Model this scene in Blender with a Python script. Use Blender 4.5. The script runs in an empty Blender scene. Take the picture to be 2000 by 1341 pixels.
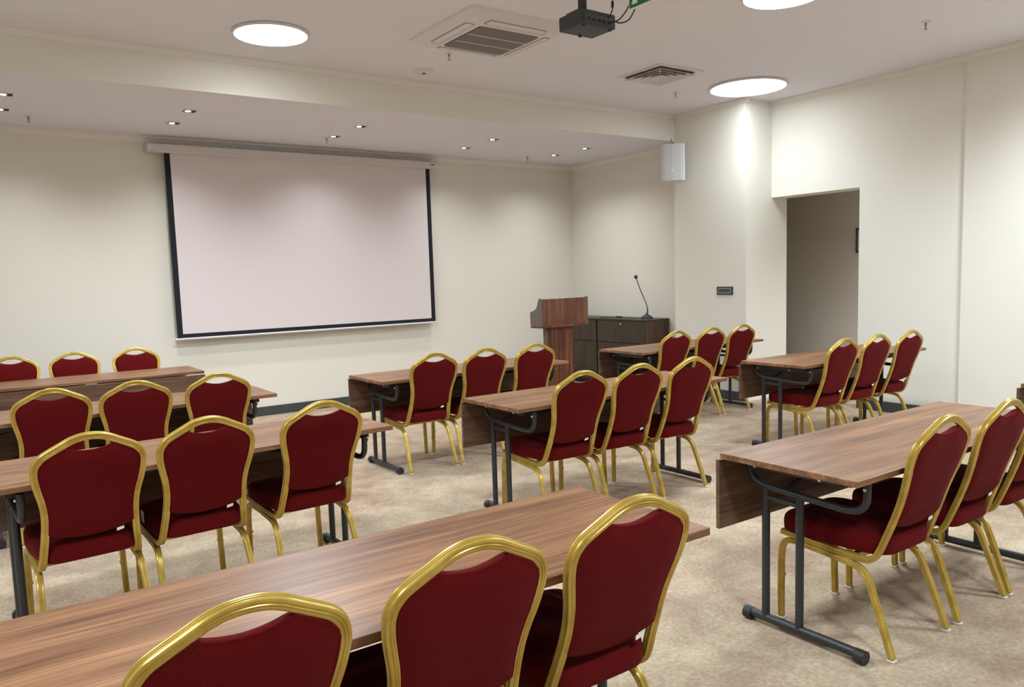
import bpy, bmesh, math, random
from mathutils import Vector, Matrix
random.seed(7)
scene = bpy.context.scene
COL = scene.collection

# ------------------------------------------------------------------ camera
CAM_H = 1.4916
yaw, pitch, roll = 0.611, -0.1022, -0.032
fw = Vector((math.sin(yaw)*math.cos(pitch), math.cos(yaw)*math.cos(pitch), math.sin(pitch)))
rt = Vector((math.cos(yaw), -math.sin(yaw), 0)); up = rt.cross(fw)
r2 = rt*math.cos(roll) + up*math.sin(roll); u2 = -rt*math.sin(roll) + up*math.cos(roll)
cd = bpy.data.cameras.new('camera'); cam = bpy.data.objects.new('camera', cd); COL.objects.link(cam)
m = Matrix.Identity(4)
for i in range(3):
    m[i][0] = r2[i]; m[i][1] = u2[i]; m[i][2] = -fw[i]
m[0][3], m[1][3], m[2][3] = 0.0, 0.0, CAM_H
cam.matrix_world = m
cd.sensor_width = 36; cd.lens = 1513.86/2000*36
cd.shift_x = 1.94/2000; cd.shift_y = 25.2/2000
cd.clip_start = 0.05
scene.camera = cam

# ------------------------------------------------------------------ world, exposure
w = bpy.data.worlds.new('world'); scene.world = w; w.use_nodes = True
w.node_tree.nodes['Background'].inputs[0].default_value = (0.8, 0.78, 0.75, 1)
w.node_tree.nodes['Background'].inputs[1].default_value = 0.3
vs = scene.view_settings
vs.view_transform = 'Standard'; vs.look = 'None'; vs.gamma = 1.0; vs.use_curve_mapping = False
vs.exposure = 0.12
LAMP = 12.0            # glow of the round lamp diffusers
LAMP_W = 445.0        # light thrown down by each deep-set round lamp
SPOT_W = 52.0

# ------------------------------------------------------------------ room numbers
HC, HB = 3.348, 3.049          # main ceiling, niche ceiling
D, DB = 8.823, 6.645           # front wall, beam face
XN, XC, XR = 7.342, 7.145, 7.60
YC, YD, HD = 5.59, 4.527, 2.291
XL, YB = -3.2, -2.6            # left and back walls (behind / beside the camera)

# ------------------------------------------------------------------ materials
def lin(c):
    return tuple(((v/255)/12.92 if v/255 <= 0.04045 else ((v/255+0.055)/1.055)**2.4) for v in c) + (1,)
def mat(name, rgb, rough=0.6, metal=0.0, spec=0.5):
    mt = bpy.data.materials.new(name); mt.use_nodes = True
    b = mt.node_tree.nodes['Principled BSDF']
    b.inputs['Base Color'].default_value = lin(rgb)
    b.inputs['Roughness'].default_value = rough
    b.inputs['Metallic'].default_value = metal
    b.inputs['Specular IOR Level'].default_value = spec
    return mt
def nd(mt, t, **k):
    n = mt.node_tree.nodes.new(t)
    for a, v in k.items(): setattr(n, a, v)
    return n
def lk(mt, a, b): mt.node_tree.links.new(a, b)
def noise_bump(mt, scale, strength, dist=0.002, detail=3):
    tc = nd(mt, 'ShaderNodeTexCoord'); n = nd(mt, 'ShaderNodeTexNoise'); bp = nd(mt, 'ShaderNodeBump')
    n.inputs['Scale'].default_value = scale; n.inputs['Detail'].default_value = detail
    bp.inputs['Strength'].default_value = strength; bp.inputs['Distance'].default_value = dist
    lk(mt, tc.outputs['Object'], n.inputs['Vector']); lk(mt, n.outputs['Fac'], bp.inputs['Height'])
    lk(mt, bp.outputs['Normal'], mt.node_tree.nodes['Principled BSDF'].inputs['Normal'])
def ramp(mt, cols):
    r = nd(mt, 'ShaderNodeValToRGB'); e = r.color_ramp.elements
    while len(e) < len(cols): e.new(0.5)
    for i, (p, c) in enumerate(cols):
        e[i].position = p; e[i].color = lin(c)
    return r
def wood(name, c, axis=0, rough=0.38, fine=1.0):
    """long streaks of grain along one axis; c = dark, mid, light"""
    mt = mat(name, c[1], rough, 0, 0.45)
    b = mt.node_tree.nodes['Principled BSDF']
    tc = nd(mt, 'ShaderNodeTexCoord'); oi = nd(mt, 'ShaderNodeObjectInfo')
    ad = nd(mt, 'ShaderNodeVectorMath', operation='MULTIPLY_ADD')
    ml = nd(mt, 'ShaderNodeVectorMath', operation='SCALE'); ml.inputs[0].default_value = (7.3, 5.1, 9.7)
    lk(mt, oi.outputs['Random'], ml.inputs['Scale'])
    add = nd(mt, 'ShaderNodeVectorMath', operation='ADD')
    lk(mt, tc.outputs['Object'], add.inputs[0]); lk(mt, ml.outputs['Vector'], add.inputs[1])
    def streak(s_long, s_cross, det):
        mp = nd(mt, 'ShaderNodeMapping'); s = [s_cross]*3; s[axis] = s_long
        mp.inputs['Scale'].default_value = s
        n = nd(mt, 'ShaderNodeTexNoise'); n.inputs['Scale'].default_value = 1.0
        n.inputs['Detail'].default_value = det; n.inputs['Roughness'].default_value = 0.6
        n.inputs['Distortion'].default_value = 0.35
        lk(mt, add.outputs['Vector'], mp.inputs['Vector']); lk(mt, mp.outputs['Vector'], n.inputs['Vector'])
        return n
    n1 = streak(1.1, 12*fine, 4); n2 = streak(2.5, 75*fine, 3)
    r = ramp(mt, [(0.30, c[0]), (0.50, c[1]), (0.68, c[2])])
    lk(mt, n1.outputs['Fac'], r.inputs['Fac'])
    r2_ = ramp(mt, [(0.36, (175, 168, 160)), (0.62, (255, 255, 255))])
    lk(mt, n2.outputs['Fac'], r2_.inputs['Fac'])
    mx = nd(mt, 'ShaderNodeMix', data_type='RGBA', blend_type='MULTIPLY'); mx.inputs[0].default_value = 0.75
    lk(mt, r.outputs['Color'], mx.inputs[6]); lk(mt, r2_.outputs['Color'], mx.inputs[7])
    lk(mt, mx.outputs[2], b.inputs['Base Color'])
    bp = nd(mt, 'ShaderNodeBump'); bp.inputs['Strength'].default_value = 0.12; bp.inputs['Distance'].default_value = 0.001
    lk(mt, n2.outputs['Fac'], bp.inputs['Height']); lk(mt, bp.outputs['Normal'], b.inputs['Normal'])
    return mt

M = {}
M['wall'] = mat('wall_paint', (229, 226, 216), 0.75, 0, 0.25); noise_bump(M['wall'], 90, 0.05)
M['ceiling'] = mat('ceiling_paint_lamp_tint', (229, 229, 238), 0.85, 0, 0.2); noise_bump(M['ceiling'], 60, 0.04)  # bluish tint stands in for lamp light and haze on the ceiling
M['moulding'] = mat('moulding_paint', (229, 225, 221), 0.7, 0, 0.3); noise_bump(M['moulding'], 60, 0.03)
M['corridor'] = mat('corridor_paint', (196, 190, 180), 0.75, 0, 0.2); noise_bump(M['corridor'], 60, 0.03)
M['skirting'] = mat('skirting_paint', (60, 66, 68), 0.5); noise_bump(M['skirting'], 40, 0.03)
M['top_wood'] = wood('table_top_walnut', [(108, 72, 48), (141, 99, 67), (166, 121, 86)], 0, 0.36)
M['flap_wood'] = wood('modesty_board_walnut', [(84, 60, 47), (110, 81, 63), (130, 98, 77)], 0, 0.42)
M['lectern_wood'] = wood('lectern_walnut', [(70, 42, 32), (112, 68, 48), (140, 92, 64)], 2, 0.35, 1.2)
M['lectern_edge'] = wood('lectern_grey_wood', [(98, 90, 82), (116, 107, 98), (128, 119, 110)], 2, 0.5)
M['cab_wood'] = wood('cabinet_dark_walnut', [(56, 44, 32), (66, 53, 40), (75, 61, 46)], 2, 0.4)
M['cab_end'] = wood('cabinet_end_walnut', [(70, 49, 35), (90, 65, 46), (102, 77, 56)], 2, 0.4, 1.3)
M['black_metal'] = mat('black_coated_steel', (44, 46, 50), 0.42, 0.0, 0.5); noise_bump(M['black_metal'], 400, 0.08, 0.0005)
M['rubber'] = mat('black_rubber', (34, 35, 38), 0.55); noise_bump(M['rubber'], 200, 0.05)
M['steel'] = mat('bright_steel', (215, 215, 212), 0.25, 0.9); noise_bump(M['steel'], 300, 0.03, 0.0004)
M['white_plastic'] = mat('white_plastic', (218, 215, 220), 0.4); noise_bump(M['white_plastic'], 80, 0.02)
M['speaker_grey'] = mat('speaker_grille_grey', (196, 197, 197), 0.6); noise_bump(M['speaker_grey'], 600, 0.3, 0.001)
M['dark_plastic'] = mat('charcoal_plastic', (52, 56, 58), 0.45); noise_bump(M['dark_plastic'], 300, 0.08, 0.0005)
M['port'] = mat('grey_connector_panel', (96, 98, 104), 0.5); noise_bump(M['port'], 150, 0.1)
M['slate'] = mat('slate_connector_panel', (70, 71, 76), 0.5); noise_bump(M['slate'], 150, 0.1)
M['slot'] = mat('warm_grey_plastic', (150, 143, 137), 0.5); noise_bump(M['slot'], 100, 0.03)
M['void'] = mat('dark_recess', (38, 36, 34), 0.8); noise_bump(M['void'], 60, 0.02)  # near-black; in the spots and the vent it stands for shade
M['screen_white'] = mat('screen_fabric', (222, 213, 214), 0.85, 0, 0.15); noise_bump(M['screen_white'], 400, 0.04, 0.0005)
M['screen_black'] = mat('screen_border', (36, 38, 46), 0.8, 0, 0.2); noise_bump(M['screen_black'], 400, 0.04, 0.0005)
M['case_white'] = mat('screen_case_paint', (212, 205, 204), 0.45); noise_bump(M['case_white'], 60, 0.02)
M['tag_white'] = mat('white_cloth_tag', (235, 232, 226), 0.8); noise_bump(M['tag_white'], 300, 0.1, 0.0005)
M['foot'] = mat('clear_glide', (214, 206, 190), 0.4); noise_bump(M['foot'], 80, 0.02)
M['green'] = mat('sign_green', (12, 112, 84), 0.35); noise_bump(M['green'], 40, 0.02)
M['sign_white'] = mat('sign_white', (235, 240, 226), 0.4); noise_bump(M['sign_white'], 40, 0.02)
M['panel_teal'] = mat('dark_teal_glass', (58, 74, 76), 0.2); noise_bump(M['panel_teal'], 20, 0.01)
M['picture'] = mat('grey_card', (160, 158, 150), 0.6); noise_bump(M['picture'], 60, 0.03)

# gold lacquered aluminium
g = mat('gold_lacquer', (196, 166, 80), 0.30, 0.45, 0.6); M['gold'] = g
tc = nd(g, 'ShaderNodeTexCoord'); n = nd(g, 'ShaderNodeTexNoise'); n.inputs['Scale'].default_value = 18; n.inputs['Detail'].default_value = 5
r = ramp(g, [(0.35, (182, 152, 68)), (0.65, (203, 175, 88))])
lk(g, tc.outputs['Object'], n.inputs['Vector']); lk(g, n.outputs['Fac'], r.inputs['Fac'])
lk(g, r.outputs['Color'], g.node_tree.nodes['Principled BSDF'].inputs['Base Color'])

# red woven upholstery
f = mat('red_upholstery', (88, 14, 15), 0.9, 0, 0.06); M['red'] = f
b = f.node_tree.nodes['Principled BSDF']
b.inputs['Sheen Weight'].default_value = 0.07; b.inputs['Sheen Roughness'].default_value = 0.5
b.inputs['Sheen Tint'].default_value = lin((225, 150, 150))
tc = nd(f, 'ShaderNodeTexCoord')
n = nd(f, 'ShaderNodeTexNoise'); n.inputs['Scale'].default_value = 420; n.inputs['Detail'].default_value = 2
wv = nd(f, 'ShaderNodeTexWave', wave_type='BANDS', bands_direction='DIAGONAL'); wv.inputs['Scale'].default_value = 210; wv.inputs['Distortion'].default_value = 1.5
lk(f, tc.outputs['Object'], n.inputs['Vector']); lk(f, tc.outputs['Object'], wv.inputs['Vector'])
r = ramp(f, [(0.3, (80, 12, 13)), (0.7, (98, 18, 20))]); lk(f, n.outputs['Fac'], r.inputs['Fac'])
lk(f, r.outputs['Color'], b.inputs['Base Color'])
bp = nd(f, 'ShaderNodeBump'); bp.inputs['Strength'].default_value = 0.25; bp.inputs['Distance'].default_value = 0.0008
lk(f, wv.outputs['Fac'], bp.inputs['Height']); lk(f, bp.outputs['Normal'], b.inputs['Normal'])

# mottled carpet
c = mat('mottled_carpet', (186, 170, 154), 0.95, 0, 0.1); M['carpet'] = c
b = c.node_tree.nodes['Principled BSDF']
tc = nd(c, 'ShaderNodeTexCoord')
n1 = nd(c, 'ShaderNodeTexNoise'); n1.inputs['Scale'].default_value = 2.6; n1.inputs['Detail'].default_value = 9; n1.inputs['Roughness'].default_value = 0.72; n1.inputs['Distortion'].default_value = 0.5
n2 = nd(c, 'ShaderNodeTexNoise'); n2.inputs['Scale'].default_value = 1.3; n2.inputs['Detail'].default_value = 6; n2.inputs['Roughness'].default_value = 0.65
n3 = nd(c, 'ShaderNodeTexNoise'); n3.inputs['Scale'].default_value = 55; n3.inputs['Detail'].default_value = 4
mp = nd(c, 'ShaderNodeMapping'); mp.inputs['Location'].default_value = (11, 4, 2); mp.inputs['Rotation'].default_value = (0, 0, 0.6); mp.inputs['Scale'].default_value = (1, 1.6, 1)
for q in (n1, n3): lk(c, tc.outputs['Object'], q.inputs['Vector'])
lk(c, tc.outputs['Object'], mp.inputs['Vector']); lk(c, mp.outputs['Vector'], n2.inputs['Vector'])
ra = ramp(c, [(0.30, (160, 140, 121)), (0.50, (186, 168, 144)), (0.70, (207, 190, 164))])
rb = ramp(c, [(0.47, (255, 255, 255)), (0.70, (222, 206, 208))])
rc = ramp(c, [(0.35, (222, 218, 214)), (0.65, (255, 255, 255))])
lk(c, n1.outputs['Fac'], ra.inputs['Fac']); lk(c, n2.outputs['Fac'], rb.inputs['Fac']); lk(c, n3.outputs['Fac'], rc.inputs['Fac'])
x1 = nd(c, 'ShaderNodeMix', data_type='RGBA', blend_type='MULTIPLY'); x1.inputs[0].default_value = 1
x2 = nd(c, 'ShaderNodeMix', data_type='RGBA', blend_type='MULTIPLY'); x2.inputs[0].default_value = 0.8
lk(c, ra.outputs['Color'], x1.inputs[6]); lk(c, rb.outputs['Color'], x1.inputs[7])
lk(c, x1.outputs[2], x2.inputs[6]); lk(c, rc.outputs['Color'], x2.inputs[7]); lk(c, x2.outputs[2], b.inputs['Base Color'])
bp = nd(c, 'ShaderNodeBump'); bp.inputs['Strength'].default_value = 0.5; bp.inputs['Distance'].default_value = 0.004
n4 = nd(c, 'ShaderNodeTexNoise'); n4.inputs['Scale'].default_value = 300
lk(c, tc.outputs['Object'], n4.inputs['Vector']); lk(c, n4.outputs['Fac'], bp.inputs['Height']); lk(c, bp.outputs['Normal'], b.inputs['Normal'])

# perforated grille of the air conditioner
pg = mat('perforated_grille', (120, 112, 108), 0.6); M['perf'] = pg
tc = nd(pg, 'ShaderNodeTexCoord'); ck = nd(pg, 'ShaderNodeTexChecker'); ck.inputs['Scale'].default_value = 75
mp = nd(pg, 'ShaderNodeMapping'); mp.inputs['Rotation'].default_value = (0, 0, 0.785)
ck.inputs['Color1'].default_value = lin((150, 142, 138)); ck.inputs['Color2'].default_value = lin((40, 36, 36))
lk(pg, tc.outputs['Object'], mp.inputs['Vector']); lk(pg, mp.outputs['Vector'], ck.inputs['Vector'])
lk(pg, ck.outputs['Color'], pg.node_tree.nodes['Principled BSDF'].inputs['Base Color'])

def emit(name, rgb, s):
    mt = bpy.data.materials.new(name); mt.use_nodes = True
    b = mt.node_tree.nodes['Principled BSDF']
    b.inputs['Base Color'].default_value = (0.9, 0.9, 0.9, 1)
    b.inputs['Emission Color'].default_value = rgb + (1,)
    b.inputs['Emission Strength'].default_value = s
    return mt
M['lamp'] = emit('lamp_diffuser_glow', (0.87, 0.95, 1.0), LAMP)
M['spot'] = emit('spot_bulb_glow', (1.0, 0.95, 0.87), 6.0)

# ------------------------------------------------------------------ object helpers
def link(name, bm, m_, parent=None, smooth=None, bevel=0, loc=None):
    me = bpy.data.meshes.new(name); bmesh.ops.recalc_face_normals(bm, faces=bm.faces[:])
    bm.to_mesh(me); bm.free(); me.materials.append(m_)
    if smooth is not None:
        for p in me.polygons: p.use_smooth = True
        me.set_sharp_from_angle(angle=math.radians(smooth))
    o = bpy.data.objects.new(name, me); COL.objects.link(o)
    if parent is not None: o.parent = parent
    if loc is not None: o.location = loc
    if bevel:
        md = o.modifiers.new('bevel', 'BEVEL'); md.width = bevel; md.segments = 2; md.limit_method = 'ANGLE'
        md.angle_limit = math.radians(40)
    return o
def empty(name, loc=(0, 0, 0), rz=0):
    o = bpy.data.objects.new(name, None); COL.objects.link(o); o.location = loc; o.rotation_euler = (0, 0, rz)
    o.empty_display_size = 0.1
    return o
def tag(o, label, cat, group=None, kind=None):
    o['label'] = label; o['category'] = cat
    if group: o['group'] = group
    if kind: o['kind'] = kind
    return o
def box(bm, x0, x1, y0, y1, z0, z1):
    v = [bm.verts.new(p) for p in ((x0, y0, z0), (x1, y0, z0), (x1, y1, z0), (x0, y1, z0), (x0, y0, z1), (x1, y0, z1), (x1, y1, z1), (x0, y1, z1))]
    for q in ((0, 3, 2, 1), (4, 5, 6, 7), (0, 1, 5, 4), (1, 2, 6, 5), (2, 3, 7, 6), (3, 0, 4, 7)): bm.faces.new([v[i] for i in q])
    return v
def BX(*a):
    bm = bmesh.new(); box(bm, *a); return bm
def prism(bm, pts, a0, a1, axis):
    """extrude a 2D polygon (the two other axes in xyz order) along an axis"""
    def P(p, a):
        l = [p[0], p[1]]; l.insert(axis, a); return bm.verts.new(l)
    A = [P(p, a0) for p in pts]; B = [P(p, a1) for p in pts]; n_ = len(pts)
    bm.faces.new(A[::-1]); bm.faces.new(B)
    for i in range(n_): bm.faces.new((A[i], A[(i+1) % n_], B[(i+1) % n_], B[i]))
def crom(pts, n_=6):
    P = [Vector(p) for p in pts]; out = []
    Q = [P[0]*2-P[1]] + P + [P[-1]*2-P[-2]]
    for i in range(1, len(Q)-2):
        a, b_, c_, d_ = Q[i-1:i+3]
        for k in range(n_):
            t = k/n_
            out.append(0.5*((2*b_)+(c_-a)*t+(2*a-5*b_+4*c_-d_)*t*t+(3*b_-a-3*c_+d_)*t**3))
    out.append(P[-1]); return out
def sweep(bm, path, sec, n0=None):
    """sweep a closed section (list of (n, b)) with parallel-transported frames"""
    path = [Vector(p) for p in path]
    T = []
    for i in range(len(path)):
        a = path[max(0, i-1)]; b_ = path[min(len(path)-1, i+1)]; T.append((b_-a).normalized())
    nn = Vector(n0) if n0 else (Vector((0, 0, 1)) if abs(T[0].z) < 0.9 else Vector((1, 0, 0)))
    nn = (nn - T[0]*nn.dot(T[0])).normalized(); rings = []
    for i, p in enumerate(path):
        if i: nn = (T[i-1].rotation_difference(T[i]) @ nn); nn = (nn - T[i]*nn.dot(T[i])).normalized()
        bb = T[i].cross(nn)
        rings.append([bm.verts.new(p + nn*s[0] + bb*s[1]) for s in sec])
    k = len(sec)
    for i in range(len(rings)-1):
        for j in range(k): bm.faces.new((rings[i][j], rings[i][(j+1) % k], rings[i+1][(j+1) % k], rings[i+1][j]))
    bm.faces.new(rings[0][::-1]); bm.faces.new(rings[-1])
def circ(r_, n_=12): return [(r_*math.cos(2*math.pi*i/n_), r_*math.sin(2*math.pi*i/n_)) for i in range(n_)]
def tube(bm, path, r_, n_=12): sweep(bm, path, circ(r_, n_))
def lathe(bm, prof, n_=32, ctr=(0, 0), axis='z'):
    rings = []
    for (r_, z) in prof:
        rings.append([bm.verts.new((ctr[0]+r_*math.cos(2*math.pi*i/n_), ctr[1]+r_*math.sin(2*math.pi*i/n_), z)) for i in range(n_)])
    for a, b_ in zip(rings, rings[1:]):
        for j in range(n_): bm.faces.new((a[j], a[(j+1) % n_], b_[(j+1) % n_], b_[j]))
    bm.faces.new(rings[0][::-1]); bm.faces.new(rings[-1])
def copy_tree(o, parent=None):
    c_ = o.copy(); COL.objects.link(c_); c_.parent = parent
    for ch in list(o.children):
        copy_tree(ch, c_)
    return c_

# ------------------------------------------------------------------ room shell
def S(name, bm, m_, label, cat, **k):
    return tag(link(name, bm, m_, **k), label, cat, kind='structure')
T_ = 0.12
S('floor', BX(XL-T_, 10.2, YB-T_, D+T_, -0.06, 0), M['carpet'], 'beige and mauve mottled carpet over the whole room', 'floor')
S('ceiling', BX(XL-T_, XR+0.3, YB-T_, DB, HC, HC+0.1), M['ceiling'], 'white main ceiling with round lamps', 'ceiling')
S('ceiling_front', BX(XL-T_, XR+0.3, DB, D+T_, HB, HC+0.1), M['ceiling'], 'lowered white ceiling in front of the screen wall with small spots', 'ceiling')
S('wall_front', BX(XL-T_, XN+0.5, D, D+T_, 0, HB), M['wall'], 'cream front wall behind the projection screen', 'wall')
S('wall_left', BX(XL-T_, XL, YB, D, 0, HC), M['wall'], 'cream left wall', 'wall')
S('wall_back', BX(XL-T_, XR+0.28, YB-T_, YB, 0, HC), M['wall'], 'cream back wall', 'wall')
S('wall_niche', BX(XN, XN+0.5, DB, D, 0, HB), M['wall'], 'cream side wall behind the dark cabinet', 'wall')
S('wall_column', BX(XC, XN+0.54, YC, DB, 0, HC), M['wall'], 'cream column beside the doorway, with the black panel', 'wall')
bm = bmesh.new()
prism(bm, [(YB, 0), (YD, 0), (YD, HD), (YC, HD), (YC, HC), (YB, HC)], XR, XR+0.28, 0)
S('wall_right', bm, M['wall'], 'cream right wall with the open doorway', 'wall')
S('wall_right_pilaster', BX(XR-0.035, XR, YB, 3.495, 0, HC), M['wall'], 'slightly raised right end of the right wall', 'wall')
# beam face (same plane as ceiling_front's edge) gets its own plaster skin
S('trim_1', BX(XL, XC, DB-0.012, DB, HB, HC), M['wall'], 'cream face of the beam above the lowered ceiling', 'beam')
# corridor behind the doorway
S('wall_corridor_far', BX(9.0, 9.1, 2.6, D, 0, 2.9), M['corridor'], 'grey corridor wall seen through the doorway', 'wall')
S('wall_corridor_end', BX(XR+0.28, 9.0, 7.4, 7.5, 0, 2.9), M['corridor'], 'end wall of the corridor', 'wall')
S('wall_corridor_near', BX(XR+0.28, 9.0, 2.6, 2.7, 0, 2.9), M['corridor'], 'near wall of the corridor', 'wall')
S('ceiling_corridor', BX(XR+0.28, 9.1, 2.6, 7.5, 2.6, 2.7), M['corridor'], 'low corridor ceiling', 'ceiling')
# unseen lamp added to brighten the corridor, hidden behind the right wall
t = tag(empty('recessed_spot', (8.45, 3.75, 2.6)), 'unseen spot added in the corridor ceiling behind the right wall to brighten the corridor', 'spotlight')
bm = bmesh.new(); lathe(bm, [(0.06, 0.0), (0.06, -0.004), (0.045, -0.006), (0.04, -0.003)], 24); link('trim_ring', bm, M['white_plastic'], t, smooth=40)
ld = bpy.data.lights.new('spot_light', 'SPOT'); ld.energy = 190; ld.spot_size = math.radians(140); ld.spot_blend = 1.0; ld.shadow_soft_size = 0.04
ld.color = (0.95, 0.96, 0.95)
lo = bpy.data.objects.new('spot_light', ld); COL.objects.link(lo); lo.parent = t; lo.location = (0, 0, -0.02)
# mouldings
def mould(name, axis, a0, a1, wallpos, z, sgn, label, s=0.05):
    pr = [(0, 0), (0, -s), (0.2*s, -s), (0.3*s, -0.72*s), (0.62*s, -0.36*s), (0.86*s, -0.26*s), (0.86*s, 0)]
    bm = bmesh.new(); prism(bm, [(wallpos+sgn*p[0], z+p[1]) for p in pr], a0, a1, axis)
    S(name, bm, M['moulding'], label, 'moulding')
mould('trim_2', 0, XL, XC, DB-0.012, HC, -1, 'thin crown moulding on top of the beam')
mould('trim_3', 1, YC-0.05, DB-0.012, XC, HC, -1, 'thin crown moulding at the top of the column')
mould('trim_4', 1, 3.495, YC, XR, HC, -1, 'thin crown moulding over the right wall')
mould('trim_5', 0, XL, XN, D, HB, -1, 'thin crown moulding above the screen wall', 0.07)
mould('trim_6', 1, DB, D, XN, HB, -1, 'thin crown moulding over the side wall behind the cabinet', 0.07)
mould('trim_7', 1, YB, 3.495, XR-0.035, HC, -1, 'thin crown moulding at the right end of the right wall')
def base(name, x0, x1, y0, y1, label): S(name, BX(x0, x1, y0, y1, 0, 0.105), M['skirting'], label, 'baseboard', bevel=0.003)
base('baseboard_front', XL, XN, D-0.014, D, 'dark grey baseboard under the screen wall')
base('baseboard_niche', XN-0.014, XN, 6.66, D, 'dark grey baseboard behind the cabinet')
base('baseboard_column', XC-0.014, XC, YC, DB, 'dark grey baseboard around the column')
base('baseboard_right', XR-0.014, XR, 3.495, YD, 'dark grey baseboard right of the doorway')
base('baseboard_pilaster', XR-0.049, XR-0.035, YB, 3.495, 'dark grey baseboard at the right end of the wall')
base('baseboard_left', XL, XL+0.014, YB, D, 'dark grey baseboard of the left wall')
base('baseboard_corridor', 8.986, 9.0, 2.7, 7.4, 'dark grey baseboard in the corridor')

# ------------------------------------------------------------------ banquet chair
def ribbed(w_, d_, g_=0.0016):
    """section of the fluted aluminium tube: w_ in the plane of the loop, d_ across it"""
    a, b_ = w_/2, d_/2; c_ = 0.0045; pts = []
    def side(L):                       # profile along one face from -1 to 1: rounded corner, two ribs, groove
        return [(-L+c_, 0), (-0.42*L, 0), (-0.30*L, -g_), (-0.16*L, -g_), (-0.06*L, 0.0006), (0.06*L, 0.0006), (0.16*L, -g_), (0.30*L, -g_), (0.42*L, 0), (L-c_, 0)]
    for (t, o) in side(b_): pts.append((a+o, t))
    pts.append((a-c_*0.3, b_-c_*0.3))
    for (t, o) in side(a): pts.append((-t, b_+o))
    pts.append((-a+c_*0.3, b_-c_*0.3))
    for (t, o) in side(b_): pts.append((-a-o, -t))
    pts.append((-a+c_*0.3, -b_+c_*0.3))
    for (t, o) in side(a): pts.append((t, -b_-o))
    pts.append((a-c_*0.3, -b_+c_*0.3))
    return pts
SEC = ribbed(0.0235, 0.028)
SECL = ribbed(0.0235, 0.026)
LEAN = [(0.30, 0.12), (0.37, 0.100), (0.409, 0.081), (0.543, 0.032), (0.716, -0.023), (0.858, -0.062), (0.93, -0.076)]
def lean(z):
    for (z0, y0), (z1, y1) in zip(LEAN, LEAN[1:]):
        if z <= z1 or z1 == 0.93: return y0+(y1-y0)*(z-z0)/(z1-z0)
HOOP = [(0.0, 0.917), (0.035, 0.914), (0.070, 0.903), (0.105, 0.885), (0.142, 0.866), (0.170, 0.849), (0.189, 0.825), (0.197, 0.794), (0.195, 0.758), (0.187, 0.715),
        (0.176, 0.670), (0.168, 0.622), (0.166, 0.57), (0.169, 0.51), (0.174, 0.452), (0.178, 0.410)]
def hoop_w(z):
    pts = [p for p in HOOP if p[1] <= 0.83][::-1]
    pts = pts[::-1]
    for (x0, z0), (x1, z1) in zip(pts, pts[1:]):
        if z1 <= z <= z0: return x1+(x0-x1)*(z-z1)/(z0-z1)
    return pts[-1][0]

def rounded_blob(bm, outline, prof, to3d):
    """rings of a closed outline shrunk towards its centre; prof = list of (shrink distance factor, thickness)"""
    cx = sum(p[0] for p in outline)/len(outline); cy = sum(p[1] for p in outline)/len(outline)
    rings = []
    for (s, t) in prof:
        rings.append([bm.verts.new(to3d(cx+(p[0]-cx)*s, cy+(p[1]-cy)*s, t)) for p in outline])
    k = len(outline)
    for a, b_ in zip(rings, rings[1:]):
        for j in range(k): bm.faces.new((a[j], a[(j+1) % k], b_[(j+1) % k], b_[j]))
    for rg, t in ((rings[0], prof[0][1]), (rings[-1], prof[-1][1])):
        cv = bm.verts.new(to3d(cx, cy, t))
        for j in range(k): bm.faces.new((rg[j], rg[(j+1) % k], cv))

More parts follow.
